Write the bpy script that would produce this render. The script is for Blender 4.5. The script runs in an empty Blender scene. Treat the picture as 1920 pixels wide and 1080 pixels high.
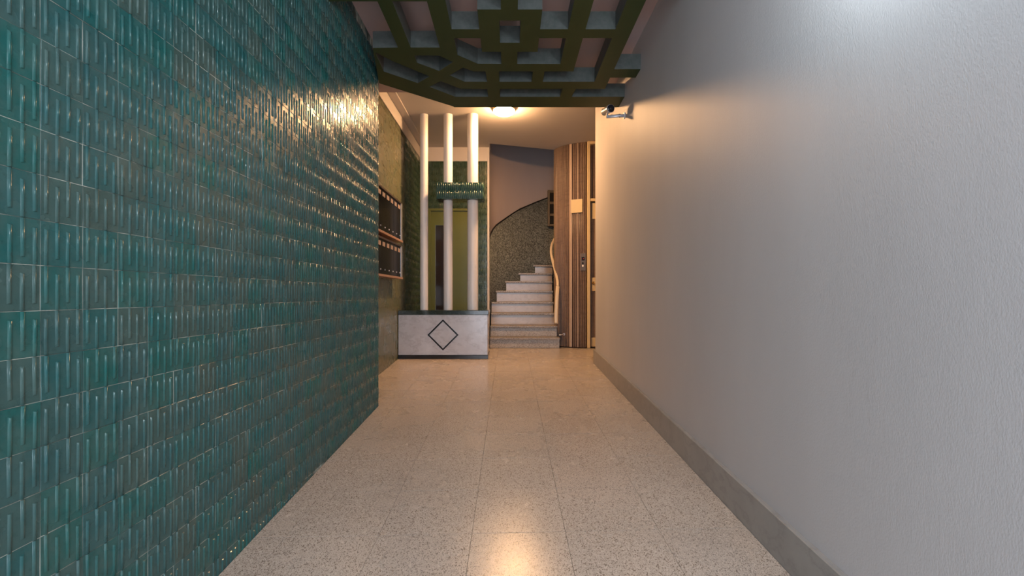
import bpy, bmesh, math, random
from mathutils import Vector, Matrix, Euler
random.seed(7)
SC = bpy.context.scene
C = SC.collection
PI = math.pi

# ------------------------------------------------------------------ camera, sky, exposure
EYE = .81
F = 880.0                      # focal length in pixels of the 1920 px wide frame
cam_d = bpy.data.cameras.new('camera')
cam_d.sensor_width = 36; cam_d.sensor_fit = 'HORIZONTAL'
cam_d.lens = F * 36 / 1920
cam_d.shift_x = 5 / 1920; cam_d.shift_y = 13 / 1920
cam_d.clip_start = .02
cam = bpy.data.objects.new('camera', cam_d); C.objects.link(cam)
cam.location = (0, 0, EYE); cam.rotation_euler = (PI / 2, 0, 0)
SC.camera = cam

w = bpy.data.worlds.new('world'); SC.world = w; w.use_nodes = True
bg = w.node_tree.nodes['Background']
bg.inputs[0].default_value = (.81, .88, 1.0, 1); bg.inputs[1].default_value = 6.0   # overcast daylight outside the street door

pd = bpy.data.lights.new('door_portal', 'AREA')     # portal: guides the sampling of that daylight, emits nothing itself
pd.shape = 'RECTANGLE'; pd.size = 2.1; pd.size_y = 3.1
pd.cycles.is_portal = True
po = bpy.data.objects.new('door_portal', pd); C.objects.link(po)
po.location = (-.03, -1.48, 1.25); po.rotation_euler = (PI / 2, 0, PI); po.rotation_euler = (-PI / 2, 0, 0)
po.rotation_euler = (PI / 2, 0, 0)
po.rotation_euler = Vector((0, 1, 0)).to_track_quat('-Z', 'Z').to_euler()

SC.view_settings.view_transform = 'Standard'; SC.view_settings.look = 'None'
SC.view_settings.gamma = 1; SC.view_settings.use_curve_mapping = False
SC.view_settings.exposure = 0.0
LAMP_E, WALLLAMP_E = 475.0, 150.0

def P(px, py, s):              # photograph pixel at a scale of s pixels per metre -> world point
    return Vector(((px - 955) / s, F / s, EYE + (553 - py) / s))

# ------------------------------------------------------------------ material helpers
def srgb(r, g, b):
    f = lambda c: (c / 255 / 12.92) if c / 255 <= .04045 else ((c / 255 + .055) / 1.055) ** 2.4
    return (f(r), f(g), f(b), 1)

class NT:
    def __init__(s, name, rough=.5, col=(.8, .8, .8, 1), metal=0, spec=.5, coat=0):
        s.m = bpy.data.materials.new(name); s.m.use_nodes = True
        s.t = s.m.node_tree; s.b = s.t.nodes['Principled BSDF']
        s.b.inputs['Base Color'].default_value = col; s.b.inputs['Roughness'].default_value = rough
        s.b.inputs['Metallic'].default_value = metal; s.b.inputs['Specular IOR Level'].default_value = spec
        s.b.inputs['Coat Weight'].default_value = coat
    def n(s, typ, **kw):
        nd = s.t.nodes.new(typ)
        for k, v in kw.items():
            if k.startswith('i_'):
                key = k[2:]; nd.inputs[int(key) if key.isdigit() else key.replace('_', ' ')].default_value = v
            else: setattr(nd, k, v)
        return nd
    def l(s, a, b): s.t.links.new(a, b)
    def pos(s, scale=(1, 1, 1)):
        g = s.n('ShaderNodeNewGeometry'); mp = s.n('ShaderNodeMapping'); mp.inputs['Scale'].default_value = scale
        s.l(g.outputs['Position'], mp.inputs['Vector']); return mp.outputs[0]
    def noise(s, scale, detail=3, rough=.5, vec=None):
        nd = s.n('ShaderNodeTexNoise'); nd.inputs['Scale'].default_value = scale
        nd.inputs['Detail'].default_value = detail; nd.inputs['Roughness'].default_value = rough
        s.l(vec if vec is not None else s.pos(), nd.inputs['Vector']); return nd.outputs['Fac']
    def voro(s, scale, vec=None):
        nd = s.n('ShaderNodeTexVoronoi'); nd.inputs['Scale'].default_value = scale
        s.l(vec if vec is not None else s.pos(), nd.inputs['Vector']); return nd
    def ramp(s, fac, stops, interp='LINEAR'):
        nd = s.n('ShaderNodeValToRGB'); nd.color_ramp.interpolation = interp
        e = nd.color_ramp.elements
        while len(e) < len(stops): e.new(.5)
        for k, (p, c) in enumerate(stops):
            e[k].position = p; e[k].color = c if hasattr(c, '__len__') else (c, c, c, 1)
        s.l(fac, nd.inputs[0]); return nd.outputs[0]
    def mix(s, fac, a, b, mode='MIX'):
        nd = s.n('ShaderNodeMix', data_type='RGBA', blend_type=mode)
        for sock, v in ((nd.inputs[0], fac), (nd.inputs[6], a), (nd.inputs[7], b)):
            if isinstance(v, bpy.types.NodeSocket): s.l(v, sock)
            else: sock.default_value = v
        return nd.outputs[2]
    def math(s, op, a, b=0):
        nd = s.n('ShaderNodeMath', operation=op)
        for sock, v in ((nd.inputs[0], a), (nd.inputs[1], b)):
            if isinstance(v, bpy.types.NodeSocket): s.l(v, sock)
            else: sock.default_value = v
        return nd.outputs[0]
    def tone(s):               # one random number per tile, whether single object or joined
        oi = s.n('ShaderNodeObjectInfo'); at = s.n('ShaderNodeAttribute', attribute_name='tone')
        return s.math('FRACT', s.math('ADD', oi.outputs['Random'], at.outputs['Fac']))
    def col(s, c): s.l(c, s.b.inputs['Base Color'])
    def rough(s, c): s.l(c, s.b.inputs['Roughness'])
    def bump(s, h, strength=.3, dist=.01):
        nd = s.n('ShaderNodeBump'); nd.inputs['Strength'].default_value = strength; nd.inputs['Distance'].default_value = dist
        s.l(h, nd.inputs['Height']); s.l(nd.outputs[0], s.b.inputs['Normal'])

def glaze(name, stops, r0=.17, r1=.34, spec=.5):
    m = NT(name, spec=spec)
    t = m.tone(); base = m.ramp(t, stops)
    n1 = m.noise(14, 4, .6)
    v = m.mix(m.ramp(n1, [(.3, 0), (.75, 1)]), base, m.mix(.55, base, (.085, .135, .12, 1)))
    n2 = m.noise(60, 3, .6)
    v = m.mix(m.ramp(n2, [(.55, 0), (.8, .35)]), v, (.006, .02, .018, 1))
    m.col(v)
    m.rough(m.ramp(m.noise(9, 3), [(.3, r0), (.7, r1)]))
    m.bump(m.noise(55, 2, .5), .18, .004)
    return m.m

M = {}
M['tile_teal'] = glaze('glazed_teal_tile', [(0, (.008, .10, .09, 1)), (.3, (.013, .095, .096, 1)), (.6, (.022, .09, .094, 1)), (.85, (.036, .092, .088, 1)), (1, (.048, .088, .078, 1))])
M['tile_dark'] = glaze('glazed_dark_green_tile', [(0, (.010, .034, .013, 1)), (.5, (.018, .04, .015, 1)), (1, (.026, .044, .017, 1))], .14, .32)
M['tile_olive'] = glaze('glazed_olive_tile', [(0, (.135, .13, .065, 1)), (.5, (.16, .14, .075, 1)), (1, (.12, .125, .06, 1))], .22, .4)
M['tile_block'] = glaze('glazed_block_tile', [(0, (.008, .048, .032, 1)), (.5, (.014, .055, .036, 1)), (1, (.018, .046, .032, 1))], .14, .3)

m = NT('grout', .85); m.col(m.ramp(m.noise(7, 3), [(.4, (.06, .09, .08, 1)), (.6, (.42, .44, .38, 1))])); M['grout'] = m.m
m = NT('olive_grout', .85); m.col(m.ramp(m.noise(7, 3), [(.35, (.04, .045, .02, 1)), (.7, (.16, .16, .1, 1))])); M['grout_olive'] = m.m

def plaster(name, c, bump=.25, rough=.45, mott=.06, spec=.5):
    m = NT(name, rough, spec=spec)
    n1 = m.noise(1.3, 4, .55, m.pos((1, 1, .35)))
    dark = tuple(x * (1 - mott * 2.2) for x in c[:3]) + (1,)
    m.col(m.mix(m.ramp(n1, [(.3, 0), (.7, 1)]), c, dark))
    h = m.math('ADD', m.noise(260, 2, .55, m.pos((1, 1, .5))), m.math('MULTIPLY', m.noise(26, 3, .6, m.pos((1, 1, .25))), .7))
    m.bump(h, bump, .0022)
    return m.m
M['wall'] = plaster('satin_wall_paint', (.55, .53, .53, 1), .35, .5, .05, .35)
M['white'] = plaster('white_ceiling_paint', (.62, .57, .53, 1), .1, .7, .03)
M['pink'] = plaster('pink_corridor_ceiling', (.52, .40, .385, 1), .1, .7, .06)
M['mauve'] = plaster('stairwell_plaster', (.44, .365, .34, 1), .1, .7, .05)
M['column'] = NT('column_paint', .4, (.74, .70, .67, 1)).m

# terrazzo
def terrazzo(name, base, dark, light, sc=170, rough=(.16, .3), dk=.2, bias=0):
    m = NT(name, .2)
    vv = m.pos((1, .68, 1)); v = m.voro(sc, vv); hsv = m.n('ShaderNodeSeparateColor'); m.l(v.outputs['Color'], hsv.inputs[0])
    v2 = m.voro(sc * 2.1, vv); h2 = m.n('ShaderNodeSeparateColor'); m.l(v2.outputs['Color'], h2.inputs[0])
    patch = m.noise(1.6, 4, .6)
    oi = m.n('ShaderNodeObjectInfo')
    b2 = tuple(x * .82 for x in base[:3]) + (1,)
    c = m.mix(m.ramp(patch, [(.3, 0), (.7, 1)]), base, b2)
    c = m.mix(m.math('MULTIPLY', oi.outputs['Random'], .16), c, (.45, .4, .36, 1))
    c = m.mix(m.ramp(hsv.outputs[0], [(0, 1), (dk, 1), (dk + .02, 0)]), c, dark)
    c = m.mix(m.ramp(hsv.outputs[1], [(.76, 0), (.78, .8)]), c, light)
    c = m.mix(m.ramp(h2.outputs[0], [(0, .85), (.12, .85), (.14, 0)]), c, tuple(x * .7 for x in dark[:3]) + (1,))
    m.col(c)
    m.rough(m.ramp(m.noise(2.2, 4, .6), [(.3, rough[0]), (.7, rough[1])]))
    pass
    return m.m
M['terrazzo'] = terrazzo('beige_terrazzo', (.55, .47, .395, 1), (.22, .175, .14, 1), (.60, .525, .45, 1), 270, (.22, .32), .12)
M['tread'] = terrazzo('grey_terrazzo_tread', (.30, .25, .21, 1), (.12, .10, .085, 1), (.42, .37, .32, 1), 120, (.25, .45))
M['riser_low'] = terrazzo('beige_terrazzo_riser', (.42, .36, .30, 1), (.20, .17, .14, 1), (.50, .44, .38, 1), 120, (.25, .45))
M['granulate'] = terrazzo('grey_green_granulate', (.145, .16, .145, 1), (.05, .057, .052, 1), (.28, .30, .28, 1), 80, (.4, .6), .33)
m = NT('floor_joint', .8, (.24, .20, .17, 1)); M['joint'] = m.m

def marble(name, c0, c1, sc=5, rough=.12, veins=.5):
    m = NT(name, rough)
    n = m.noise(sc, 8, .65)
    vn = m.noise(sc * .8, 6, .6, m.pos((1, 1, 1.6))); vd = m.math('ABSOLUTE', m.math('SUBTRACT', vn, .5))
    f = m.math('MULTIPLY', m.ramp(vd, [(0, 1), (.012, .5), (.05, 0)]), veins)
    c = m.mix(m.ramp(n, [(.3, 0), (.75, 1)]), c0, tuple(a * .5 + b * .5 for a, b in zip(c0, c1)))
    m.col(m.mix(f, c, c1)); return m.m
M['marble'] = marble('white_veined_marble', (.66, .63, .64, 1), (.40, .36, .36, 1), 6, .14, .5)
M['marble_green'] = marble('dark_green_marble', (.012, .02, .018, 1), (.07, .09, .08, 1), 12, .1, .6)
M['marble_grey'] = marble('grey_marble', (.33, .315, .295, 1), (.20, .19, .18, 1), 5, .3, .5)
M['riser'] = marble('beige_marble_riser', (.39, .315, .25, 1), (.26, .20, .155, 1), 7, .2, .45)
M['black_marble'] = NT('black_marble', .15, (.012, .012, .014, 1)).m

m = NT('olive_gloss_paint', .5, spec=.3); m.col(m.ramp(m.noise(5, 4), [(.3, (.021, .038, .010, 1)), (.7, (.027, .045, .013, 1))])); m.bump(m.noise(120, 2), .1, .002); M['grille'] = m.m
m = NT('daylit_green_side', .5); m.col(m.ramp(m.noise(22, 5, .7), [(.3, (.055, .068, .06, 1)), (.72, (.10, .108, .102, 1))])); M['grille_side'] = m.m  # paler, greyer sides: daylight on the olive lattice is put into the colour
m = NT('green_door_paint', .4); m.col(m.ramp(m.noise(3, 3), [(.3, (.085, .105, .018, 1)), (.7, (.10, .118, .022, 1))])); M['door_green'] = m.m
M['dark_glass'] = NT('dark_glass', .08, (.02, .018, .022, 1)).m
M['black_gloss'] = NT('black_gloss_door', .15, (.006, .005, .005, 1)).m; M['black_gloss'].node_tree.nodes['Principled BSDF'].inputs['IOR'].default_value = 1.12
m = NT('mahogany', .3); m.col(m.ramp(m.noise(30, 4, .6, m.pos((1, 6, 1))), [(.3, (.30, .16, .10, 1)), (.7, (.42, .25, .16, 1))])); M['wood'] = m.m
M['dark_wood'] = NT('dark_wood', .4, (.03, .015, .011, 1)).m; M['dark_trim'] = NT('dark_trim', .5, (.012, .010, .009, 1)).m
M['aluminium'] = NT('brushed_aluminium', .32, (.62, .62, .66, 1), .8).m
M['label'] = NT('name_card', .6, (.34, .25, .21, 1)).m
M['cream'] = NT('cream_paint', .35, (.72, .55, .30, 1)).m
M['cream_sign'] = NT('cream_plastic', .5, (.62, .48, .26, 1)).m
M['rail'] = NT('cream_plastic_rail', .3, (.66, .53, .36, 1)).m
M['brass'] = NT('brass', .28, (.75, .5, .2, 1), 1).m
M['steel'] = NT('grey_steel', .35, (.45, .44, .46, 1), .7).m
M['dark_steel'] = NT('dark_steel', .4, (.16, .14, .135, 1), .5).m
M['dark'] = NT('dark_void', .8, (.006, .005, .004, 1)).m
M['olive_frame'] = NT('olive_frame_paint', .5, (.12, .085, .045, 1)).m
M['red'] = NT('red_button', .3, (.45, .03, .03, 1)).m
M['ivory'] = NT('ivory_button', .3, (.85, .82, .78, 1)).m
M['silver'] = NT('silver_plastic', .3, (.55, .54, .58, 1), .3).m
M['lens_black'] = NT('black_lens', .08, (.01, .01, .014, 1)).m

m = NT('ribbed_mosaic', .4)
n1 = m.noise(1, 3, .6, m.pos((46, 46, 1.6)))
c = m.ramp(n1, [(.25, (.13, .08, .055, 1)), (.5, (.20, .13, .09, 1)), (.75, (.30, .205, .145, 1))])
n2 = m.noise(1, 2, .5, m.pos((8, 8, 38)))
m.col(m.mix(m.ramp(n2, [(.5, 0), (.75, .5)]), c, (.11, .068, .048, 1))); M['ribs'] = m.m
M['rib_pale'] = NT('pale_rib', .45, (.45, .33, .24, 1)).m

def emit(name, c, e):
    m = NT(name, .4, (.9, .9, .88, 1))
    m.b.inputs['Emission Color'].default_value = c; m.b.inputs['Emission Strength'].default_value = e
    return m.m
M['lamp'] = emit('warm_lamp_glass', (1, .55, .245, 1), LAMP_E)
M['wall_lamp'] = emit('cool_lamp_glass', (.80, .93, 1, 1), WALLLAMP_E)

# ------------------------------------------------------------------ object helpers
def tag(o, label=None, cat=None, group=None, kind=None):
    if label: o['label'] = label
    if cat: o['category'] = cat
    if group: o['group'] = group
    if kind: o['kind'] = kind
    return o
def empty(name, loc, label, cat, group=None):
    o = bpy.data.objects.new(name, None); C.objects.link(o); o.location = loc; o.empty_display_size = .1
    bpy.context.view_layer.update()
    return tag(o, label, cat, group)
class MB:
    def __init__(s): s.v = []; s.f = []; s.sm = []; s.mi = []
    def add(s, vs, fs, smooth=False, mat=0):
        k = len(s.v); s.v += [tuple(v) for v in vs]
        for f in fs: s.f.append(tuple(i + k for i in f)); s.sm.append(smooth); s.mi.append(mat)
        return s
    def box(s, x0, x1, y0, y1, z0, z1, mat=0):
        v = [(x, y, z) for x in (x0, x1) for y in (y0, y1) for z in (z0, z1)]
        return s.add(v, [(0, 1, 3, 2), (4, 6, 7, 5), (0, 4, 5, 1), (2, 3, 7, 6), (0, 2, 6, 4), (1, 5, 7, 3)], mat=mat)
    def prism(s, poly, z0, z1, smooth_side=False):
        n = len(poly)
        a = sum(poly[i][0] * poly[(i + 1) % n][1] - poly[(i + 1) % n][0] * poly[i][1] for i in range(n))
        if a < 0: poly = poly[::-1]
        zf0 = z0 if callable(z0) else (lambda x, y: z0); zf1 = z1 if callable(z1) else (lambda x, y: z1)
        v = [(x, y, zf0(x, y)) for x, y in poly] + [(x, y, zf1(x, y)) for x, y in poly]
        s.add(v, [tuple(range(n))[::-1], tuple(range(n, 2 * n))])
        k = len(s.v) - 2 * n
        for i in range(n):
            j = (i + 1) % n
            s.f.append((k + i, k + j, k + n + j, k + n + i)); s.sm.append(smooth_side); s.mi.append(0)
        return s
    def lathe(s, prof, c=(0, 0, 0), axis='Z', n=24, mtx=None):
        vs = []; fs = []
        for r, h in prof:
            for k in range(n):
                a = 2 * PI * k / n; vs.append((r * math.cos(a), r * math.sin(a), h))
        for i in range(len(prof) - 1):
            for k in range(n):
                q = (k + 1) % n; fs.append((i * n + k, i * n + q, (i + 1) * n + q, (i + 1) * n + k))
        if mtx is None:
            mtx = Matrix.Translation(c) @ {'Z': Matrix.Identity(4), 'Y': Matrix.Rotation(-PI / 2, 4, 'X'), 'X': Matrix.Rotation(PI / 2, 4, 'Y')}[axis]
        vs = [tuple(mtx @ Vector(v)) for v in vs]
        s.add(vs, fs, True)
        if prof[0][0] > 1e-6: s.add(vs[:n], [tuple(range(n))[::-1]])
        if prof[-1][0] > 1e-6: s.add(vs[-n:], [tuple(range(n))])
        return s
    def tube(s, pts, rx, rz=None, n=8):
        rz = rz or rx; pts = [Vector(p) for p in pts]; vs = []; fs = []
        for i, p in enumerate(pts):
            d = (pts[min(i + 1, len(pts) - 1)] - pts[max(i - 1, 0)]).normalized()
            up = Vector((0, 1, 0)) if abs(d.y) < .9 else Vector((1, 0, 0))
            a = d.cross(up).normalized(); b = a.cross(d).normalized()
            for k in range(n):
                t = 2 * PI * (k + .5) / n; vs.append(p + a * rx * math.cos(t) + b * rz * math.sin(t))
        for i in range(len(pts) - 1):
            for k in range(n):
                q = (k + 1) % n; fs.append((i * n + k, i * n + q, (i + 1) * n + q, (i + 1) * n + k))
        fs.append(tuple(range(n))[::-1]); fs.append(tuple((len(pts) - 1) * n + k for k in range(n)))
        return s.add(vs, fs, True)
    def mesh(s, name, mat, fix=True):
        me = bpy.data.meshes.new(name); me.from_pydata(s.v, [], s.f)
        for mm in (mat if isinstance(mat, (list, tuple)) else [mat]): me.materials.append(mm)
        me.polygons.foreach_set('use_smooth', s.sm); me.polygons.foreach_set('material_index', s.mi)
        if fix:
            bm = bmesh.new(); bm.from_mesh(me); bmesh.ops.recalc_face_normals(bm, faces=bm.faces); bm.to_mesh(me); bm.free()
        me.update(); return me
    def build(s, name, mat, parent=None, bevel=0, seg=2):
        o = bpy.data.objects.new(name, s.mesh(name, mat)); C.objects.link(o)
        attach(o, parent)
        if bevel:
            b = o.modifiers.new('bevel', 'BEVEL'); b.width = bevel; b.segments = seg; b.limit_method = 'ANGLE'; b.angle_limit = .7
        return o
def attach(o, parent):         # keeps the world place
    if parent is not None:
        o.parent = parent; o.matrix_parent_inverse = parent.matrix_world.inverted()
def B(*a): return MB().box(*a)
def struct(o): o['kind'] = 'structure'; return o
def smooth_by_angle(o):
    pass

# ------------------------------------------------------------------ floor heights: a ramp rising to a flat landing
SB = 148.5
YB = F / SB
XL, XR, XREC, YC, YRE = -1.098, 1.036, -1.41, 3.936, 5.66
YBACK = 7.458
ZC, ZCF = EYE + 2.345, EYE + 2.05
def zf(x, y):
    if y >= YB: return 0.0
    t = min(1, max(0, (x + 1.1) / 2.116)); m_ = 52 - 10 * t
    return -m_ * (1 / SB - y / F)

fl = MB()
ys = [-1.5, 0, 1, 2, 3, 4, 5, YB, 9.6]
xs = [-1.7, -1.1, 0, 1.016, 3.0]
vs = [(x, y, zf(x, y) - .012) for y in ys for x in xs] 
nx = len(xs)
fl.add(vs, [(j * nx + i, j * nx + i + 1, (j + 1) * nx + i + 1, (j + 1) * nx + i) for j in range(len(ys) - 1) for i in range(nx - 1)])
floor = struct(fl.build('floor', M['joint']))
PT = .40
fx = [-.16 + PT * k for k in range(-5, 9)]
fy = [2.41 + PT * k for k in range(-10, 16)]
G = .0007
def clip(x0, x1, y0, y1, rx0, rx1, ry0, ry1):
    x0, x1, y0, y1 = max(x0, rx0), min(x1, rx1), max(y0, ry0), min(y1, ry1)
    return (x0, x1, y0, y1) if x1 - x0 > .01 and y1 - y0 > .01 else None
n_ft = 0
for i in range(len(fx) - 1):
    for j in range(len(fy) - 1):
        a = (fx[i] + G, fx[i + 1] - G, fy[j] + .0013, fy[j + 1] - .0013)
        for reg in ((XL + .004, 1.0145, -1.5, YC), (XREC + .004, 1.0145, YC, YRE), (XREC + .004, 2.2, YRE, YB - .003), (XREC + .004, 2.2, YB + .003, 7.12)):
            r = clip(*a, *reg)
            if r is None: continue
            x0, x1, y0, y1 = r
            if y0 < 0 and False: continue
            dz = random.uniform(-.0004, .0004)
            MB().prism([(x0, y0), (x1, y0), (x1, y1), (x0, y1)], lambda x, y: zf(x, y) - .0115, lambda x, y: zf(x, y) + dz).build('tile', M['terrazzo'], floor)

# ------------------------------------------------------------------ relief tiles
TU, TV = (YC - 1.098) / 26, .106
def relief_tile(name, mat, kind, tu=TU, tv=TV, bars=True):
    """tile lying in the x (along the wall), z (up) plane, face towards -y; origin in the middle of its back"""
    b = MB(); u, v = tu / 2 - .0008, tv / 2 - .0008; t = .009; e = .0007
    q = [(-1, -1), (1, -1), (1, 1), (-1, 1)]
    vs = [(x * u, 0, z * v) for x, z in q] + [(x * u, -t + e, z * v) for x, z in q] + [(x * (u - e), -t, z * (v - e)) for x, z in q]
    fs = [(8, 9, 10, 11)]
    for k in range(4):
        j = (k + 1) % 4
        fs += [(k, j, 4 + j, 4 + k), (4 + k, 4 + j, 8 + j, 8 + k)]
    b.add(vs, fs)
    if bars:
        p = tu / 4; wd = .0047; h = .0032
        prof = [(-wd, 0), (-wd * .62, h * .72), (0, h), (wd * .62, h * .72), (wd, 0)]
        for k in range(4):
            cx = (k - 1.5) * p
            low = (k + kind) % 2 == 0
            z0, z1 = (-v, v - .17 * tv) if low else (-v + .15 * tv, v)
            zi, zo = (z1, z0) if low else (z0, z1)      # inner end is tapered, outer end runs to the joint
            sg = 1 if low else -1
            A_ = [(cx + x, -t - y, zo) for x, y in prof]; B_ = [(cx + x, -t - y, zi - sg * y * .6) for x, y in prof]
            b.add(A_ + B_, [(i, i + 1, 6 + i, 5 + i) for i in range(4)], True)
            k0 = len(b.v) - 10; b.f.append(tuple(k0 + q for q in (5, 6, 7, 8, 9))); b.sm.append(False); b.mi.append(0)
            b.f.append((k0 + 0, k0 + 4, k0 + 3, k0 + 2, k0 + 1)); b.sm.append(False); b.mi.append(0)
    return b.mesh(name, mat)

def pix(p):
    if p.y <= .05: return None
    s = F / p.y
    return (955 + p.x * s, 553 - (p.z - EYE) * s)

def tile_wall(parent, tiles, meshes, n_single=300, tilt=.012, seed=1):
    """tiles: (world matrix, variant, zscale); the largest in the picture become single parts, the rest one joined part"""
    rnd = random.Random(seed); rec = []
    for mtx, kd in tiles:
        ps = [pix(mtx @ Vector((x * TU / 2, 0, z * TV / 2))) for x, z in ((-1, -1), (1, -1), (1, 1), (-1, 1))]
        a = 0
        if all(p is not None for p in ps):
            px = [min(1920, max(0, p[0])) for p in ps]; py = [min(1080, max(0, p[1])) for p in ps]
            a = abs(sum(px[i] * py[(i + 1) % 4] - px[(i + 1) % 4] * py[i] for i in range(4))) / 2
        jit = Matrix.Translation((0, rnd.uniform(-.0012, .0012), 0)) @ Euler((rnd.gauss(0, tilt), rnd.gauss(0, tilt * .35), rnd.gauss(0, tilt))).to_matrix().to_4x4()
        rec.append((a, mtx @ jit, kd))
    rec.sort(key=lambda r: -r[0])
    inv = parent.matrix_world.inverted()
    for a, mtx, kd in rec[:n_single]:
        o = bpy.data.objects.new('tile', meshes[kd]); C.objects.link(o)
        o.parent = parent; o.matrix_world = mtx
        o.matrix_parent_inverse = inv; o.matrix_basis = mtx
    if len(rec) > n_single:
        V = []; Fc = []; S = []; T = []
        src = [([v.co.copy() for v in me.vertices], [tuple(p.vertices) for p in me.polygons], [p.use_smooth for p in me.polygons]) for me in meshes]
        for a, mtx, kd in rec[n_single:]:
            k = len(V); vs, fs, sm = src[kd]; t = rnd.random()
            V += [tuple(mtx @ v) for v in vs]; Fc += [tuple(i + k for i in f) for f in fs]; S += sm; T += [t] * len(vs)
        me = bpy.data.meshes.new('tile_field'); me.from_pydata(V, [], Fc); me.polygons.foreach_set('use_smooth', S)
        at = me.attributes.new('tone', 'FLOAT', 'POINT'); at.data.foreach_set('value', T)
        me.materials.append(meshes[0].materials[0])
        o = bpy.data.objects.new('tile_field', me); C.objects.link(o); attach(o, parent); o['kind'] = 'stuff'

FACE_PX = Matrix.Rotation(PI / 2, 4, 'Z')        # a tile on a left wall: its face (-y) turned to +x
# left wall -------------------------------------------------------
wl = struct(B(-1.40, XL - .0024, -1.5, YC - .001, -.45, ZCF).build('wall_left', M['grout']))
tm = [relief_tile('relief_tile', M['tile_teal'], 0), relief_tile('relief_tile', M['tile_teal'], 1)]
tl = []
r0 = .773 - 13 * TV
for i in range(-23, 26):
    yc = 1.098 + (i + .5) * TU
    for k in range(0, 40):
        zc = r0 + (k + .5) * TV
        if zc + TV / 2 < zf(XL, yc) + .012 or zc + TV / 2 > ZCF: continue
        tl.append((Matrix.Translation((XL - .0078, yc, zc)) @ FACE_PX, (i + k) % 2))
tile_wall(wl, tl, tm, 300, .006, 3)
gl = MB()                      # raked grout standing almost flush in the joints
for k in range(0, 34):
    z = r0 + k * TV
    if z < ZCF - .01: gl.box(XL - .0025, XL + .0006, -1.49, YC - .004, z - .0008, z + .0008)
for i in range(-23, 26):
    y = 1.098 + i * TU; gl.box(XL - .0025, XL + .0002, y - .0007, y + .0007, -.42, ZCF - .01)
gl.build('grout_line', M['grout'], wl)['kind'] = 'stuff'

# recess wall: smooth olive tiles as far as the planter, dark relief tiles behind it -------------
wr = struct(B(-1.62, XREC - .0012, YC, YBACK + .1, -.3, ZC + .05).build('wall_recess', M['grout_olive']))
YSPL = 6.33; ZT = 2.96
fm = [relief_tile('plain_tile', M['tile_olive'], 0, TU, TV, False)]
tl = []
for i in range(0, 30):
    yc = YC + .02 + (i + .5) * TU
    if yc + TU / 2 > YSPL: break
    for k in range(0, 40):
        zc = r0 + (k + .5) * TV
        if zc + TV / 2 < zf(XREC, yc) + .012 or zc + TV / 2 > ZT + .02: continue
        tl.append((Matrix.Translation((XREC - .0078, yc, zc)) @ FACE_PX, 0))
tile_wall(wr, tl, fm, 0, .004, 5)
dm = [relief_tile('relief_tile', M['tile_dark'], 0), relief_tile('relief_tile', M['tile_dark'], 1)]
wr2 = struct(B(XREC - .0010, XREC + .0016, 6.30, 6.34, 0, ZT).build('trim_1', M['grout_olive']))
tl = []
for i in range(0, 11):
    yc = 6.345 + (i + .5) * TU
    if yc + TU / 2 > YBACK: break
    for k in range(0, 40):
        zc = r0 + (k + .5) * TV
        if zc < .05 or zc + TV / 2 > ZT + .02: continue
        tl.append((Matrix.Translation((XREC - .0066, yc, zc)) @ FACE_PX, (i + k) % 2))
wr3 = struct(B(XREC - .0010, XREC - .0004, 6.341, YBACK - .01, 0, ZT).build('wall_recess_rear', M['grout']))
tile_wall(wr3, tl, dm, 0, .01, 6)
struct(B(XREC + .0005, XREC + .012, YC, YBACK - .005, ZT + .003, 3.125).build('trim_2', M['white'], bevel=.003))
struct(B(XREC + .0005, -1.305, YC, YBACK - .005, 3.135, ZC).build('trim_3', M['white'], bevel=.004))
tag(B(-1.413, -1.385, 4.55, 4.585, 3.09, 3.14).build('cable_clip', M['steel'], bevel=.003), 'small grey clip bridging the gap between the two pale ceiling mouldings', 'clip')

# right wall -------------------------------------------------------
wrt = struct(B(XR, XR + .28, -1.5, YRE, -.4, ZC + .1).build('wall_right', M['wall'], bevel=.006))
bb = MB()
ybb = [-1.5, 0, 1.2, 2.4, 3.6, 4.8, YRE + .02]
vs = []
for y in ybb:
    z = zf(1.0, y); vs += [(1.016, y, z - .01), (XR + .001, y, z - .01), (XR + .001, y, z + .165), (1.020, y, z + .165), (1.016, y, z + .161)]
fs = [(0, 1, 2, 3, 4), tuple(range(len(vs) - 5, len(vs)))[::-1]]
for j in range(len(ybb) - 1):
    for k in range(5):
        q = (k + 1) % 5; fs.append((j * 5 + k, j * 5 + q, (j + 1) * 5 + q, (j + 1) * 5 + k))
struct(MB().add(vs, fs).build('baseboard_right', M['marble_grey']))
# unseen sides of the lobby, so its light stays in
struct(B(2.2, 2.4, YRE - .3, 9.6, -.05, ZC + .1).build('wall_lobby_right', M['wall']))
struct(B(XR + .28, 2.3, YRE - .3, YRE - .1, -.05, ZC + .1).build('wall_lobby_front', M['wall']))

# ceilings -------------------------------------------------------
ceil_f = struct(B(-1.6, 1.4, -1.5, 4.75, ZCF, ZCF + .12).build('ceiling', M['pink']))
struct(B(-1.6, 1.4, 4.70, 4.75, ZCF + .12, ZC + .25).build('trim_4', M['white']))
struct(MB().prism([(-1.6, 4.751), (2.4, 4.751), (2.4, 7.9), (1.3, 7.9), (.733, 7.59), (-.306, 7.27), (-.306, 7.6), (-1.6, 7.6)], ZC, ZC + .25).build('ceiling_lobby', M['white']))
struct(B(-1.2, 3.0, 7.0, 9.8, 4.6, 4.7).build('ceiling_stairwell', M['mauve']))
struct(B(-1.2, 3.0, 7.0, 7.1, ZC + .26, 4.6).build('wall_stairwell_front', M['mauve']))
struct(B(-.5, -.34, 7.1, 7.75, ZC + .05, 4.6).build('wall_stairwell_left', M['mauve']))
struct(B(2.4, 2.5, 7.1, 9.8, ZC + .26, 4.6).build('wall_stairwell_right', M['mauve']))

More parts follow.
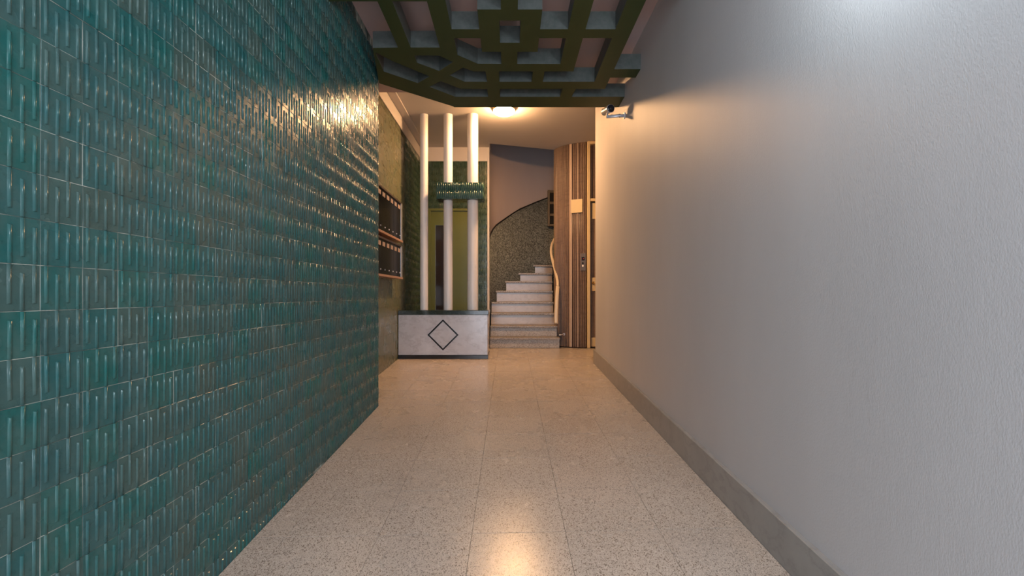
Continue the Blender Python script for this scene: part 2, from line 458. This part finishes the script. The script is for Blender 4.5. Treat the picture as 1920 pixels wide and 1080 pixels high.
# back wall with the green door -------------------------------------------------------
DZ = 2.187
wb = MB()
wb.box(-1.43, -1.29, YBACK, YBACK + .15, 0, DZ); wb.box(-.59, -.322, YBACK, YBACK + .15, 0, DZ); wb.box(-1.43, -.322, YBACK, YBACK + .15, DZ, ZC + .02)
wback = struct(wb.build('wall_back', M['white']))
tl = []
ZBT = 2.93
for i in range(0, 10):
    xc = -.350 - (i + .5) * TU
    for k in range(0, 40):
        zc = ZBT - (k + .5) * TV
        if zc < .5: break
        if -1.29 - TU * .3 < xc < -.59 and zc - TV * .3 < DZ: continue
        tl.append((Matrix.Translation((xc, YBACK - .0005, zc)), (i + k) % 2))
tile_wall(wback, tl, dm, 300, .01, 8)
struct(B(-.349, -.318, YBACK - .014, YBACK + .152, 0, ZC).build('trim_5', M['white'], bevel=.003))
struct(B(-1.42, -.35, YBACK - .012, YBACK - .0005, ZBT + .002, ZC).build('trim_6', M['white']))
dr = struct(bpy.data.objects.new('door_1', None)); C.objects.link(dr); dr.location = (-.94, YBACK + .02, 0); bpy.context.view_layer.update()
fr = MB(); fr.box(-1.289, -1.25, YBACK - .004, YBACK + .1, 0, DZ - .001); fr.box(-.63, -.591, YBACK - .004, YBACK + .1, 0, DZ - .001); fr.box(-1.25, -.63, YBACK - .004, YBACK + .1, DZ - .04, DZ - .001)
fr.build('door_frame', M['door_green'], dr, .003)
lf = MB(); SX0, SX1, SZ0, SZ1 = -1.178, -.955, .35, 1.92
lf.box(-1.249, SX0, YBACK + .02, YBACK + .06, .005, DZ - .042); lf.box(SX1, -.631, YBACK + .02, YBACK + .06, .005, DZ - .042)
lf.box(SX0, SX1, YBACK + .02, YBACK + .06, SZ1, DZ - .042); lf.box(SX0, SX1, YBACK + .02, YBACK + .06, .005, SZ0)
leaf = lf.build('door_leaf', M['door_green'], dr)
B(SX0 + .001, SX1 - .001, YBACK + .035, YBACK + .045, SZ0 + .001, SZ1 - .001).build('glass_pane', M['dark_glass'], dr)

# ------------------------------------------------------------------ staircase
sn = [123.5, 120, 116, 113, 110, 107, 104, 101.5]
yn = [632.8, 610.6, 586.7, 566, 545, 527, 512, 497]
Ys = [F / s for s in sn] + [8.9]
Zs = [EYE + (553 - y) / s for y, s in zip(yn, sn)]
curve = [(-.321, 7.615), (-.316, 7.70), (-.30, 7.79), (-.265, 7.90), (-.22, 8.0), (-.14, 8.12), (-.05, 8.235), (.06, 8.345), (.19, 8.46), (.33, 8.57), (.47, 8.67), (.63, 8.755), (.8, 8.82), (1.0, 8.87), (1.25, 8.9), (1.6, 8.9), (2.4, 8.9)]
def xl(y):
    if y <= 7.615: return -.312
    for (a, b), (c_, d) in zip(curve, curve[1:]):
        if b <= y <= d and d > b: return a + (c_ - a) * (y - b) / (d - b)
    return .9
rx = [.761, .742, .733, .728, .738, .75, .77, .80]
st = empty('staircase', (.2, Ys[0], 0), 'curved flight of pale marble and grey terrazzo steps winding up to the right', 'stairs')
for n in range(8):
    z1 = Zs[n]; z0 = Zs[n - 1] if n else 0.0; y0 = Ys[n]; y1 = Ys[n + 1]
    th = .034
    lx = lambda y: max(xl(y), -.30) + .0
    xa, xb = lx(y0), lx(y1)
    poly = [(xa + .004, y0), (rx[n], y0), (rx[n] + (.0 if n < 4 else .06), y1 + .02)]
    yy = y1 + .02
    for q in (.8, .6, .4, .2, 0):
        y_ = y0 + (y1 - y0) * q; poly.append((lx(y_) + .004, y_))
    poly = [(xa + .004, y0 - 0), (rx[n], y0), (rx[n], y1)] + [(lx(y0 + (y1 - y0) * q) + .004, y0 + (y1 - y0) * q) for q in (1, .75, .5, .25)]
    MB().prism(poly, (Zs[n - 1] - .0 if n else .002), z1 - th - .0005).build('riser', M['riser'] if n > 1 else M['riser_low'], st, .002)
    ov = .028
    tx0 = xa + .004 - (0.05 if n >= 4 else 0)
    pt = [(lx(y0 - ov) + .004, y0 - ov), (rx[n] + .006, y0 - ov), (rx[n] + .006, y1)] + [(lx(y0 + (y1 - y0) * q) + .004, y0 + (y1 - y0) * q) for q in (1, .75, .5, .25, 0)]
    MB().prism(pt, z1 - th, z1 if n == 7 else z1 - .0005).build('tread', M['tread'], st, .006, 2)

# curved stairwell wall and its granulate dado
def curve_wall(pts, thick, zlo, zhi):
    b = MB(); n = len(pts); vs = []
    for i, (x, y) in enumerate(pts):
        d = Vector(pts[min(i + 1, n - 1)]) - Vector(pts[max(i - 1, 0)]); nv = Vector((d.y, -d.x)).normalized()   # towards the steps
        q = Vector((x, y)); o_ = q - nv * thick
        a = zlo(i) if callable(zlo) else zlo; c_ = zhi(i) if callable(zhi) else zhi
        vs += [(q.x, q.y, a), (q.x, q.y, c_), (o_.x, o_.y, c_), (o_.x, o_.y, a)]
    fs = [(0, 1, 2, 3), tuple(4 * (n - 1) + k for k in (3, 2, 1, 0))]
    for i in range(n - 1):
        for k in range(4):
            q = (k + 1) % 4; fs.append((4 * i + k, 4 * (i + 1) + k, 4 * (i + 1) + q, 4 * i + q))
    b.add(vs, fs); b.sm = [False, False] + [True if k != 1 and k != 3 else False for i in range(n - 1) for k in range(4)]
    return b
wst = struct(curve_wall([(-.335, 7.611)] + [(x - .012, y + .012) for x, y in curve[1:]], .15, 0, 4.59).build('wall_stairwell', M['mauve']))
dz_px = [(917.5, 458), (918.5, 445), (921, 437), (925, 429.5), (930, 423), (938.5, 416.5), (949, 409.5), (961, 401.5), (975, 393), (988, 387), (1002, 381), (1018, 375), (1034, 368.5), (1052, 362), (1080, 352), (1100, 345), (1120, 340)]
def dtop(i):
    x, y = curve[i]; s = F / y
    return EYE + (553 - dz_px[i][1]) / s
struct(curve_wall(curve, .010, .002, dtop).build('trim_7', M['granulate']))
struct(curve_wall([(x + .004, y - .004) for x, y in curve], .012, dtop, lambda i: dtop(i) + .022).build('trim_8', M['dark_trim']))

# little barred window on the curved wall
wn = struct(bpy.data.objects.new('window_1', None)); C.objects.link(wn); wn.location = (.95, 8.83, 2.4); bpy.context.view_layer.update()
yw = 8.70; sw = F / yw
x0, x1, z0, z1 = (1027.2 - 955) / sw, 1.10, EYE + (553 - 424) / sw, EYE + (553 - 356) / sw
f_ = MB(); f_.box(x0, x0 + .038, yw, yw + .12, z0, z1); f_.box(x1 - .038, x1, yw, yw + .12, z0, z1)
zz = [EYE + (553 - y) / sw for y in (422.5, 402.8, 380.4, 359)]
for q in zz: f_.box(x0 + .038, x1 - .038, yw, yw + .12, max(z0, q - .024), min(z1, q + .024))
f_.build('window_frame', M['olive_frame'], wn, .004)
for a, c_ in zip(zz, zz[1:]): B(x0 + .03, x1 - .03, yw + .03, yw + .04, a + .02, c_ - .02).build('pane', M['dark'], wn)

# ------------------------------------------------------------------ lift shaft
sh = [(1.02, 8.25), (.88, 8.05), (.79, 7.85), (.745, 7.68), (.733, 7.59), (.742, 7.53), (.765, 7.48), (.804, 7.43), (.855, 7.365), (.914, 7.315), (.985, 7.27), (1.068, 7.232), (1.125, 7.208), (1.185, 7.185)]
shc = sh[::-1]
wsh = struct(curve_wall([(x, y) for x, y in sh], -.0 + .08, .0, ZC - .001).build('wall_lift', M['dark_wood']))
# ribs: vertical half rounds along the curve
acc = [0.0]
for a, b_ in zip(sh, sh[1:]): acc.append(acc[-1] + (Vector(b_) - Vector(a)).length)
def along(t):
    for i in range(len(sh) - 1):
        if acc[i] <= t <= acc[i + 1]:
            q = (t - acc[i]) / (acc[i + 1] - acc[i]); p = Vector(sh[i]).lerp(Vector(sh[i + 1]), q)
            d = (Vector(sh[i + 1]) - Vector(sh[i])).normalized(); return p, d, Vector((d.y, -d.x))
    d = (Vector(sh[-1]) - Vector(sh[-2])).normalized(); return Vector(sh[-1]), d, Vector((d.y, -d.x))
def outward(p, nv):
    return nv if nv.dot(p - Vector((1.3, 8.0))) > 0 else -nv
RP = .026
rb = MB(); t = .1; pale = MB(); k = 0
t_pale = min((i * .004 for i in range(int(acc[-1] / .004))), key=lambda t: abs((lambda p: 955 + p.x * F / p.y)(along(t)[0]) - 1070) + (10 if t < acc[5] else 0))
def rib(mb, t, w_, h):
    p, d, nv = along(t); nv = outward(p, nv); vs = []
    for z in (.004, ZC - .003):
        for a in (0, 45, 90, 135, 180):
            q = p + d * (w_ * math.cos(math.radians(a))) + nv * (h * math.sin(math.radians(a)) + .001); vs.append((q.x, q.y, z))
    mb.add(vs, [(i, i + 1, 6 + i, 5 + i) for i in range(4)], True); mb.add(vs, [(5, 6, 7, 8, 9), (4, 3, 2, 1, 0)])
while t < acc[-1] - .01:
    if abs(t - t_pale) > .026: rib(rb, t, .0098, .009)
    t += RP
rib(pale, t_pale, .024, .012)
o = rb.build('rib', M['ribs'], wsh); o['kind'] = 'stuff'
pale.build('cover_strip', M['rib_pale'], wsh)
p, d, nv = along(acc[4]); pl2 = MB(); rib(pl2, acc[4] - .012, .008, .012); pl2.build('edge_strip', M['cream'], wsh)
pl3 = MB(); t3 = min((i * .004 for i in range(int(acc[-1] / .004))), key=lambda t: abs((lambda p: 955 + p.x * F / p.y)(along(t)[0]) - 1083.5) + (10 if t < acc[5] else 0)); rib(pl3, t3, .006, .012); pl3.build('edge_strip', M['rib_pale'], wsh)

# cream plate and call panel on the shaft
def on_shaft(px):
    t = min((i * .004 for i in range(int(acc[5] / .004), int(acc[-1] / .004))), key=lambda t: abs((lambda p: 955 + p.x * F / p.y)(along(t)[0]) - px))
    p, d, nv = along(t); return p, d, outward(p, nv)
def plate(name, px, s, z0, z1, wd, th, mat, off=.014, parent=None, bevel=.002):
    p, d, nv = on_shaft(px); b = MB(); vs = []
    for z in (z0, z1):
        for u, v in ((-wd / 2, 0), (wd / 2, 0), (wd / 2, th), (-wd / 2, th)):
            q = p + d * u + nv * (off + v); vs.append((q.x, q.y, z))
    b.add(vs, [(0, 1, 2, 3), (7, 6, 5, 4), (0, 4, 5, 1), (1, 5, 6, 2), (2, 6, 7, 3), (3, 7, 4, 0)])
    return b.build(name, mat, parent, bevel)
zz_ = lambda y, s=121: EYE + (553 - y) / s
tag(plate('notice_plate', 1082, 121, zz_(400), zz_(375), .18, .012, M['cream_sign']), 'blank cream square plate fixed high on the ribbed brown lift wall', 'plate')
cp = empty('call_panel', (1.12, 7.18, 1.35), 'narrow steel lift call panel with dark display beside the lift door', 'lift panel')
plate('panel_plate', 1094, 122, zz_(508), zz_(476), .085, .01, M['dark_steel'], parent=cp)
plate('display', 1094, 122, zz_(489), zz_(483), .045, .004, M['lens_black'], off=.0245, parent=cp, bevel=.001)
plate('key_switch', 1093.6, 122, zz_(495.5), zz_(492.5), .024, .004, M['lens_black'], off=.0245, parent=cp, bevel=.001)
plate('button', 1093.6, 122, zz_(501), zz_(497.5), .026, .006, M['ivory'], off=.0245, parent=cp, bevel=.002)
plate('indicator_light', 1095.2, 122, zz_(487), zz_(485), .012, .002, M['red'], off=.029, parent=cp, bevel=.0005)

# lift door in its cream frame
YD = 7.165
d2 = struct(bpy.data.objects.new('door_2', None)); C.objects.link(d2); d2.location = (1.6, YD, 0); bpy.context.view_layer.update()
b = MB(); b.box(1.186, 1.232, YD - .03, YD + .12, 0, ZC - .004); b.box(1.95, 2.0, YD - .03, YD + .12, 0, ZC - .004); b.box(1.232, 1.95, YD - .03, YD + .12, ZC - .05, ZC - .004)
b.build('door_frame', M['cream'], d2, .006)
B(1.232, 1.95, YD - .02, YD + .1, zz_(380), zz_(375)).build('transom_bar', M['cream'], d2, .004)
b = MB()
for k in range(22): x = 1.25 + k * .032; b.box(x, x + .026, YD + .03, YD + .05, zz_(374), ZC - .052)
b.box(1.233, 1.949, YD + .05, YD + .06, zz_(374), ZC - .052)
b.build('transom_panel', M['ribs'], d2)
b = MB()
for k in range(22): x = 1.262 + k * .031; b.box(x, x + .025, YD + .03, YD + .05, .01, zz_(381))
b.box(1.233, 1.949, YD + .05, YD + .07, .01, zz_(381))
b.build('door_leaf', M['ribs'], d2)
B(1.262, 1.94, YD + .018, YD + .0295, zz_(412), zz_(383)).build('vision_panel', M['cream'], d2, .003)
B(1.262, 1.94, YD + .018, YD + .0295, zz_(546), zz_(521)).build('lock_plate', M['cream'], d2, .003)
B(1.255, 1.94, YD + .018, YD + .0295, .02, zz_(632)).build('kick_plate', M['cream'], d2, .003)
hd = MB(); hx, hz = 1.285, zz_(531)
hd.lathe([(.022, 0), (.022, -.012), (.010, -.014), (.010, -.05)], (hx, YD + .018, hz), 'Y', 14)
hd.tube([(hx, YD - .03, hz), (hx + .03, YD - .035, hz - .01), (hx + .07, YD - .035, hz - .05), (hx + .1, YD - .032, hz - .06)], .009)
hd.build('handle', M['brass'], d2)

# handrail
hp = [(1043.0, 607, 121.5), (1042.8, 590, 121.3), (1043.6, 570, 121), (1044.6, 550, 120.6), (1045.6, 537, 120), (1045.2, 527, 119), (1042.6, 514, 117.5), (1039.5, 502, 116), (1036.5, 490, 114.6), (1034, 479, 113.4), (1033.2, 470, 112.4), (1034.2, 461, 111.2), (1037, 453, 110), (1041, 446, 108.6), (1047, 438, 107), (1056, 430, 105)]
def smooth_pts(ps, n=4):
    out = []
    for i in range(len(ps) - 1):
        p0, p1, p2, p3 = ps[max(i - 1, 0)], ps[i], ps[i + 1], ps[min(i + 2, len(ps) - 1)]
        for k in range(n):
            t = k / n; out.append(.5 * ((2 * p1) + (p2 - p0) * t + (2 * p0 - 5 * p1 + 4 * p2 - p3) * t * t + (3 * p1 - p0 - 3 * p2 + p3) * t ** 3))
    return out + [ps[-1]]
hpw = [P(*a) for a in hp]
hr = empty('handrail', hpw[0], 'cream curved handrail band rising along the ribbed lift wall', 'handrail')
MB().tube(smooth_pts(hpw[4:]), .022, .014, 10).build('rail', M['rail'], hr)
MB().tube(smooth_pts(hpw[:5]), .030, .008, 8).build('end_band', M['rail'], hr)
MB().tube([P(1034.5, 500, 114), P(1043, 499.5, 114)], .006).build('bracket', M['steel'], hr)
fb = MB(); fb.tube([(.762, 7.135, .20), (.80, 7.20, .20), (.845, 7.27, .20)], .011); fb.lathe([(.018, 0), (.018, .012)], (.845, 7.27, .20), 'Y', 12)
tag(fb.build('stair_bracket', M['silver']), 'short pale metal rod joining the lowest step to the lift wall', 'bracket')

# ------------------------------------------------------------------ marble planter base with columns
base = empty('marble_plinth', (-.84, YB, 0), 'low white marble plinth with a black diamond inlay below the white columns', 'plinth')
ZB = .615
Y2 = YB + .42
B(XREC + .008, -.275, YB, Y2, .051, ZB - .056).build('marble_body', M['marble'], base, .003)
B(XREC + .008, -.268, YB - .008, Y2, .001, .05).build('foot_band', M['black_marble'], base, .003)
B(XREC + .008, -.262, YB - .012, Y2, ZB - .055, ZB).build('top_slab', M['marble_green'], base, .004)
b = MB(); cx, cz, R_, w_ = -.838, .305, .197, .026
vs = []
for r in (R_, R_ - w_):
    for dy in (-.0015, .0008):
        vs += [(cx + r, YB + dy, cz), (cx, YB + dy, cz + r), (cx - r, YB + dy, cz), (cx, YB + dy, cz - r)]
fs = []
for k in range(4):
    q = (k + 1) % 4; fs += [(k, q, 8 + q, 8 + k), (4 + k, 4 + q, q, k), (12 + k, 8 + k, 8 + q, 12 + q), (4 + k, 12 + k, 12 + q, 4 + q)]
b.add(vs, fs); b.build('diamond_inlay', M['black_marble'], base)
YCOL = 6.11
cols = [(795.2, .052, 'left, slimmest of the three white columns on the plinth, free of the tiled block'),
        (840.2, .059, 'middle of the three white columns, running through the left end of the tiled block'),
        (886.3, .070, 'right, thickest of the three white columns, running through the right end of the tiled block')]
for px, r, lab in cols:
    x = (px - 955) / (F / YCOL)
    tag(MB().lathe([(r, ZB + .001), (r, ZC - .001)], (x, YCOL, 0), 'Z', 32).build('column', M['column']), lab, 'column', 'white columns on the marble plinth')
bx0, bx1, by0, by1, bz0, bz1 = -.93, -.335, 5.985, 6.245, EYE + 1.225, EYE + 1.435
blk = empty('tiled_block', ((bx0 + bx1) / 2, 6.11, bz0), 'dark green relief-tiled block hung between the middle and right white columns', 'tiled block')
B(bx0 + .008, bx1 - .008, by0 + .008, by1 - .008, bz0, bz1).build('core', M['tile_dark'], blk, .002)
nb = 6; bu = (bx1 - bx0) / nb; bv = (bz1 - bz0) / 2
bm_ = [relief_tile('block_tile', M['tile_block'], 0, bu, bv), relief_tile('block_tile', M['tile_block'], 1, bu, bv)]
be = [relief_tile('end_tile', M['tile_block'], 0, .122, bv), relief_tile('end_tile', M['tile_block'], 1, .122, bv)]
def put(me, mtx, parent):
    o = bpy.data.objects.new('tile', me); C.objects.link(o); o.parent = parent
    o.matrix_parent_inverse = parent.matrix_world.inverted(); o.matrix_basis = mtx; return o
for i in range(nb):
    for k in range(2):
        x, z = bx0 + (i + .5) * bu, bz0 + (k + .5) * bv
        put(bm_[(i + k) % 2], Matrix.Translation((x, by0 + .0085, z)), blk)
for k in range(2):
    for i in range(2):
        y = by0 + .01 + (i + .5) * .12
        put(be[(i + k) % 2], Matrix.Translation((bx1 - .0085, y, bz0 + (k + .5) * bv)) @ FACE_PX, blk)
        put(be[(i + k) % 2], Matrix.Translation((bx0 + .0085, y, bz0 + (k + .5) * bv)) @ Matrix.Rotation(-PI / 2, 4, 'Z'), blk)

# ------------------------------------------------------------------ mailboxes
def mailbox_bank(z0, z1, label, ncol=8):
    xw, xf = XREC + .004, -1.295
    ya, yb = 4.23, 5.66; yd1 = 5.585; pit = .166
    e = empty('mailbox_bank', (xw, ya, z0), label, 'mailboxes', 'mailbox banks on the tiled wall')
    b = MB(); t = .018
    b.box(xw, xf - .004, ya, yb, z0, z0 + t); b.box(xw, xf - .004, ya, yb, z1 - t, z1)
    b.box(xw, xf - .004, ya, ya + t, z0 + t, z1 - t); b.box(xw, xf - .004, yb - t, yb, z0 + t, z1 - t); b.box(xw, xw + .01, ya + t, yb - t, z0 + t, z1 - t)
    b.build('case', M['wood'], e, .002)
    B(xf - .006, xf + .004, yd1, yb + .002, z0 + .004, z1 - .002).build('side_strip', M['aluminium'], e, .002)
    B(xf - .004, xf + .010, ya, yd1, z1 - .022, z1).build('head_strip', M['dark_wood'], e, .002)
    B(xf - .004, xf + .014, ya, yb, z0 - .002, z0 + .022).build('sill_strip', M['wood'], e, .002)
    dz0, dz1 = z0 + .026, z1 - .027
    dm = B(xf - .012, xf, -pit / 2 + .004, pit / 2 - .004, dz0, dz1).mesh('mailbox_door', M['black_gloss'])
    lm = B(xf, xf + .003, -.05, .05, dz1 - .062, dz1 - .018).mesh('name_card', M['label'])
    km = MB().lathe([(.008, 0), (.008, .004), (.005, .007)], (xf, .045, dz0 + .045), 'X', 10).mesh('lock', M['aluminium'])
    sm = B(xf - .02, xf - .002, pit / 2 - .005, pit / 2 + .005, dz0, dz1).mesh('divider', M['wood'])
    for k in range(ncol):
        yc = yd1 - (k + .5) * pit
        d_ = bpy.data.objects.new('door', dm); C.objects.link(d_); d_.parent = e; d_.matrix_parent_inverse = e.matrix_world.inverted(); d_.location = (0, yc, 0)
        q = bpy.data.objects.new('divider', sm); C.objects.link(q); q.parent = e; q.matrix_parent_inverse = e.matrix_world.inverted(); q.location = (0, yc - pit, 0)
        bpy.context.view_layer.update()
        for nm, me in (('name_card', lm), ('lock', km)):
            q = bpy.data.objects.new(nm, me); C.objects.link(q); q.parent = d_; q.location = (0, 0, 0)
mailbox_bank(1.44, 1.91, 'upper bank of glossy black wall mailboxes in a wooden case')
mailbox_bank(1.00, 1.40, 'lower bank of glossy black wall mailboxes in a wooden case')

# ------------------------------------------------------------------ hanging grille
ZG0, ZG1 = EYE + 1.78, EYE + 1.90
def A(ax, ay):                 # point of the grille's underside
    px, py = 680 + ax / 3.4286, ay / 3.4286
    s = (553 - py) / 1.78; return ((px - 955) / s, F / s)
YF = 2.25                      # front edge of the grille, above the picture
bL = (-.80, -.71); b2 = (-.50, -.387); cbk = .206; b3 = (.393, .51); bR = (.711, .826)
hA = (3.144, 3.253); hL = (3.376, 3.49); hB = (3.617, 3.738); hC = (3.918, 4.054); hD = (4.215, 4.453)
wR = XR - .001
outer = [A(105, 535), A(580, 684), (A(580, 684)[0] + .01, hD[1]), (wR, hD[1]), (wR, hD[0]), (.56, hD[0]), (.575, hC[1]), (bR[1], hC[1]),
         (bR[1], 3.845), (wR, 3.845), (wR, 3.70), (bR[1], 3.70), (bR[1], 2.75), (wR, 2.75), (wR, 2.64), (bR[1], 2.64), (bR[1], YF), (bL[0], YF), (bL[0], 2.73), (XL + .003, 2.73), (XL + .003, 2.846), (bL[0], 2.846), (bL[0], hL[0]), A(65, 308), A(85, 420)]
holes = []
H = holes.append
H([(bL[1], 2.846), (b2[0], 2.846), (b2[0], hL[0]), (bL[1], hL[0])])
H([(bL[1], YF + .11), (b2[0], YF + .11), (b2[0], 2.73), (bL[1], 2.73)])
H([(b2[1], YF + .11), (-.052, YF + .11), (-.052, 2.926), (-.2, 2.926), (-.2, hA[0]), (b2[1], hA[0])])
H([(.052, YF + .11), (b3[0], YF + .11), (b3[0], hA[0]), (cbk, hA[0]), (cbk, 2.926), (.052, 2.926)])
H([(b3[1], YF + .11), (bR[0], YF + .11), (bR[0], hA[0]), (b3[1], hA[0])])
H([(-.066, 3.046), (.074, 3.046), (.074, 3.313), (-.066, 3.313)])
H([A(587, 245), (-.2, hA[1]), (-.2, 3.437), (-.061, 3.437), (-.061, hB[0]), A(740, 410), A(610, 353)])
H([(cbk, hA[1]), (b3[0], hA[1]), (b3[0], hB[0]), (.06, hB[0]), (.06, 3.437), (cbk, 3.437)])
H([(b3[1], hA[1]), (bR[0], hA[1]), (bR[0], hC[0]), (.28, hC[0]), (.28, hB[1]), (b3[1], hB[1])])
H([A(332, 356), A(490, 357), A(580, 399), A(492, 456), A(350, 403)])
H([A(80, 335), A(190, 392), A(430, 491), A(355, 534), A(135, 459)])
H([A(560, 484), A(645, 434), A(710, 459), (-.19, hB[1]), (-.185, hC[0]), A(655, 525)])
H([(-.083, hB[1]), (.188, hB[1]), (.186, hC[0]), (-.083, hC[0])])
H([A(430, 558), A(500, 521), A(630, 571), (-.19, hC[1]), (-.19, hD[0]), A(595, 622)])
H([(-.083, hC[1]), (.46, hC[1]), (.455, hD[0]), (-.083, hD[0])])
cu = bpy.data.curves.new('lattice', 'CURVE'); cu.dimensions = '2D'; cu.fill_mode = 'BOTH'; cu.extrude = (ZG1 - ZG0) / 2
for poly in [outer] + holes:
    sp = cu.splines.new('POLY'); sp.points.add(len(poly) - 1); sp.use_cyclic_u = True
    for q, (x, y) in zip(sp.points, poly): q.co = (x, y, 0, 1)
co = bpy.data.objects.new('lattice_curve', cu); C.objects.link(co)
bpy.context.view_layer.update()
me = bpy.data.meshes.new_from_object(co.evaluated_get(bpy.context.evaluated_depsgraph_get()))
bpy.data.objects.remove(co)
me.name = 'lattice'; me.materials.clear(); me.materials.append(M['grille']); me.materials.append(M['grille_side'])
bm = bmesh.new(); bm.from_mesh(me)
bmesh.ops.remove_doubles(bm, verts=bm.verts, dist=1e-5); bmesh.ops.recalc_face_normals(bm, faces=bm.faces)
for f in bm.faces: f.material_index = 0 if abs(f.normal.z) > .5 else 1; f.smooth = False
bm.to_mesh(me); bm.free()
gr = empty('ceiling_grille', (0, 3.4, ZG1), 'dark olive geometric lattice hung below the corridor ceiling', 'ceiling grille')
lo = bpy.data.objects.new('lattice', me); C.objects.link(lo); lo.location = (0, 0, (ZG0 + ZG1) / 2); bpy.context.view_layer.update(); attach(lo, gr)
for x, y in ((-.44, 2.5), (.45, 2.5), (.45, 3.68), (-.44, 3.43)):
    MB().lathe([(.006, ZG1 - .002), (.006, ZCF)], (x, y, 0), 'Z', 8).build('hanger_rod', M['grille'], gr)

# ------------------------------------------------------------------ lamps
lx_, ly_ = -.066, 5.88
cl = empty('ceiling_lamp', (lx_, ly_, ZC), 'round glowing warm lamp on the lobby ceiling just behind the olive lattice', 'lamp')
MB().lathe([(.142, ZC - .001), (.142, ZC - .034), (.136, ZC - .038), (.132, ZC - .034)], (lx_, ly_, 0), 'Z', 36).build('rim', M['brass'], cl)
MB().lathe([(.131, ZC - .03), (.130, ZC - .048), (.118, ZC - .066), (.09, ZC - .080), (.05, ZC - .087), (.0001, ZC - .089)], (lx_, ly_, 0), 'Z', 36).build('diffuser', M['lamp'], cl)
wy, wz = 1.14, 2.03
wlp = empty('wall_lamp', (XR, wy, wz), 'round opal lamp on the right wall near the street door', 'wall lamp')
MB().lathe([(.07, 0), (.07, -.02), (.03, -.028)], (XR - .001, wy, wz), 'X', 24).build('mount', M['silver'], wlp)
ball = [(max(.0001, .075 * math.sin(PI * k / 12)), -.028 - .075 * (1 - math.cos(PI * k / 12))) for k in range(13)]
MB().lathe(ball, (XR - .001, wy, wz), 'X', 24).build('globe', M['wall_lamp'], wlp)

# ------------------------------------------------------------------ security camera
a0 = P(1166, 216, 208.7); e0 = P(1138.5, 219, 208.7); c0 = P(1144, 204, 209)
sc_ = empty('security_camera', (XR, a0.y, a0.z), 'silver security camera with a round black front on the right wall', 'security camera')
MB().lathe([(.028, 0), (.028, -.008)], (XR - .0005, a0.y, a0.z - .005), 'X', 18).build('wall_mount', M['silver'], sc_)
ar = MB(); ar.tube([(XR - .006, a0.y, a0.z - .005), (a0.x - .03, a0.y, a0.z - .005), (e0.x, e0.y, e0.z)], .014, .010, 10); ar.build('arm', M['silver'], sc_)
MB().lathe([(.017, -.007), (.017, .007)], (a0.x - .022, a0.y, a0.z - .005), 'X', 16).build('collar', M['steel'], sc_)
MB().tube([(e0.x, e0.y, e0.z - .012), (e0.x, e0.y, e0.z + .03), (c0.x - .004, c0.y + .03, c0.z - .02)], .008).build('swivel', M['steel'], sc_)
dirv = (Vector((.12, -.30, .22)) - Vector((0, 0, .20))).normalized(); dirv = Vector((.22, -.95, -.14)).normalized()
mt = Matrix.Translation(c0) @ dirv.to_track_quat('Z', 'Y').to_matrix().to_4x4()
MB().lathe([(.030, -.13), (.034, -.12), (.034, .0), (.036, .002), (.036, .014), (.031, .016)], n=24, mtx=mt).build('body', M['silver'], sc_)
MB().lathe([(.0335, .0125), (.0335, .0165), (.02, .0175), (.0001, .0175)], n=24, mtx=mt).build('front_glass', M['lens_black'], sc_)
MB().lathe([(.013, .017), (.013, .0195), (.0001, .021)], n=16, mtx=mt).build('lens', M['dark_glass'], sc_)
MB().lathe([(.008, 0), (.010, .02), (.0001, .022)], n=12, mtx=Matrix.Translation(P(1138.5, 206, 207)) @ Vector((-1, -.3, -.2)).to_track_quat('Z', 'Y').to_matrix().to_4x4()).build('knob', M['brass'], sc_)
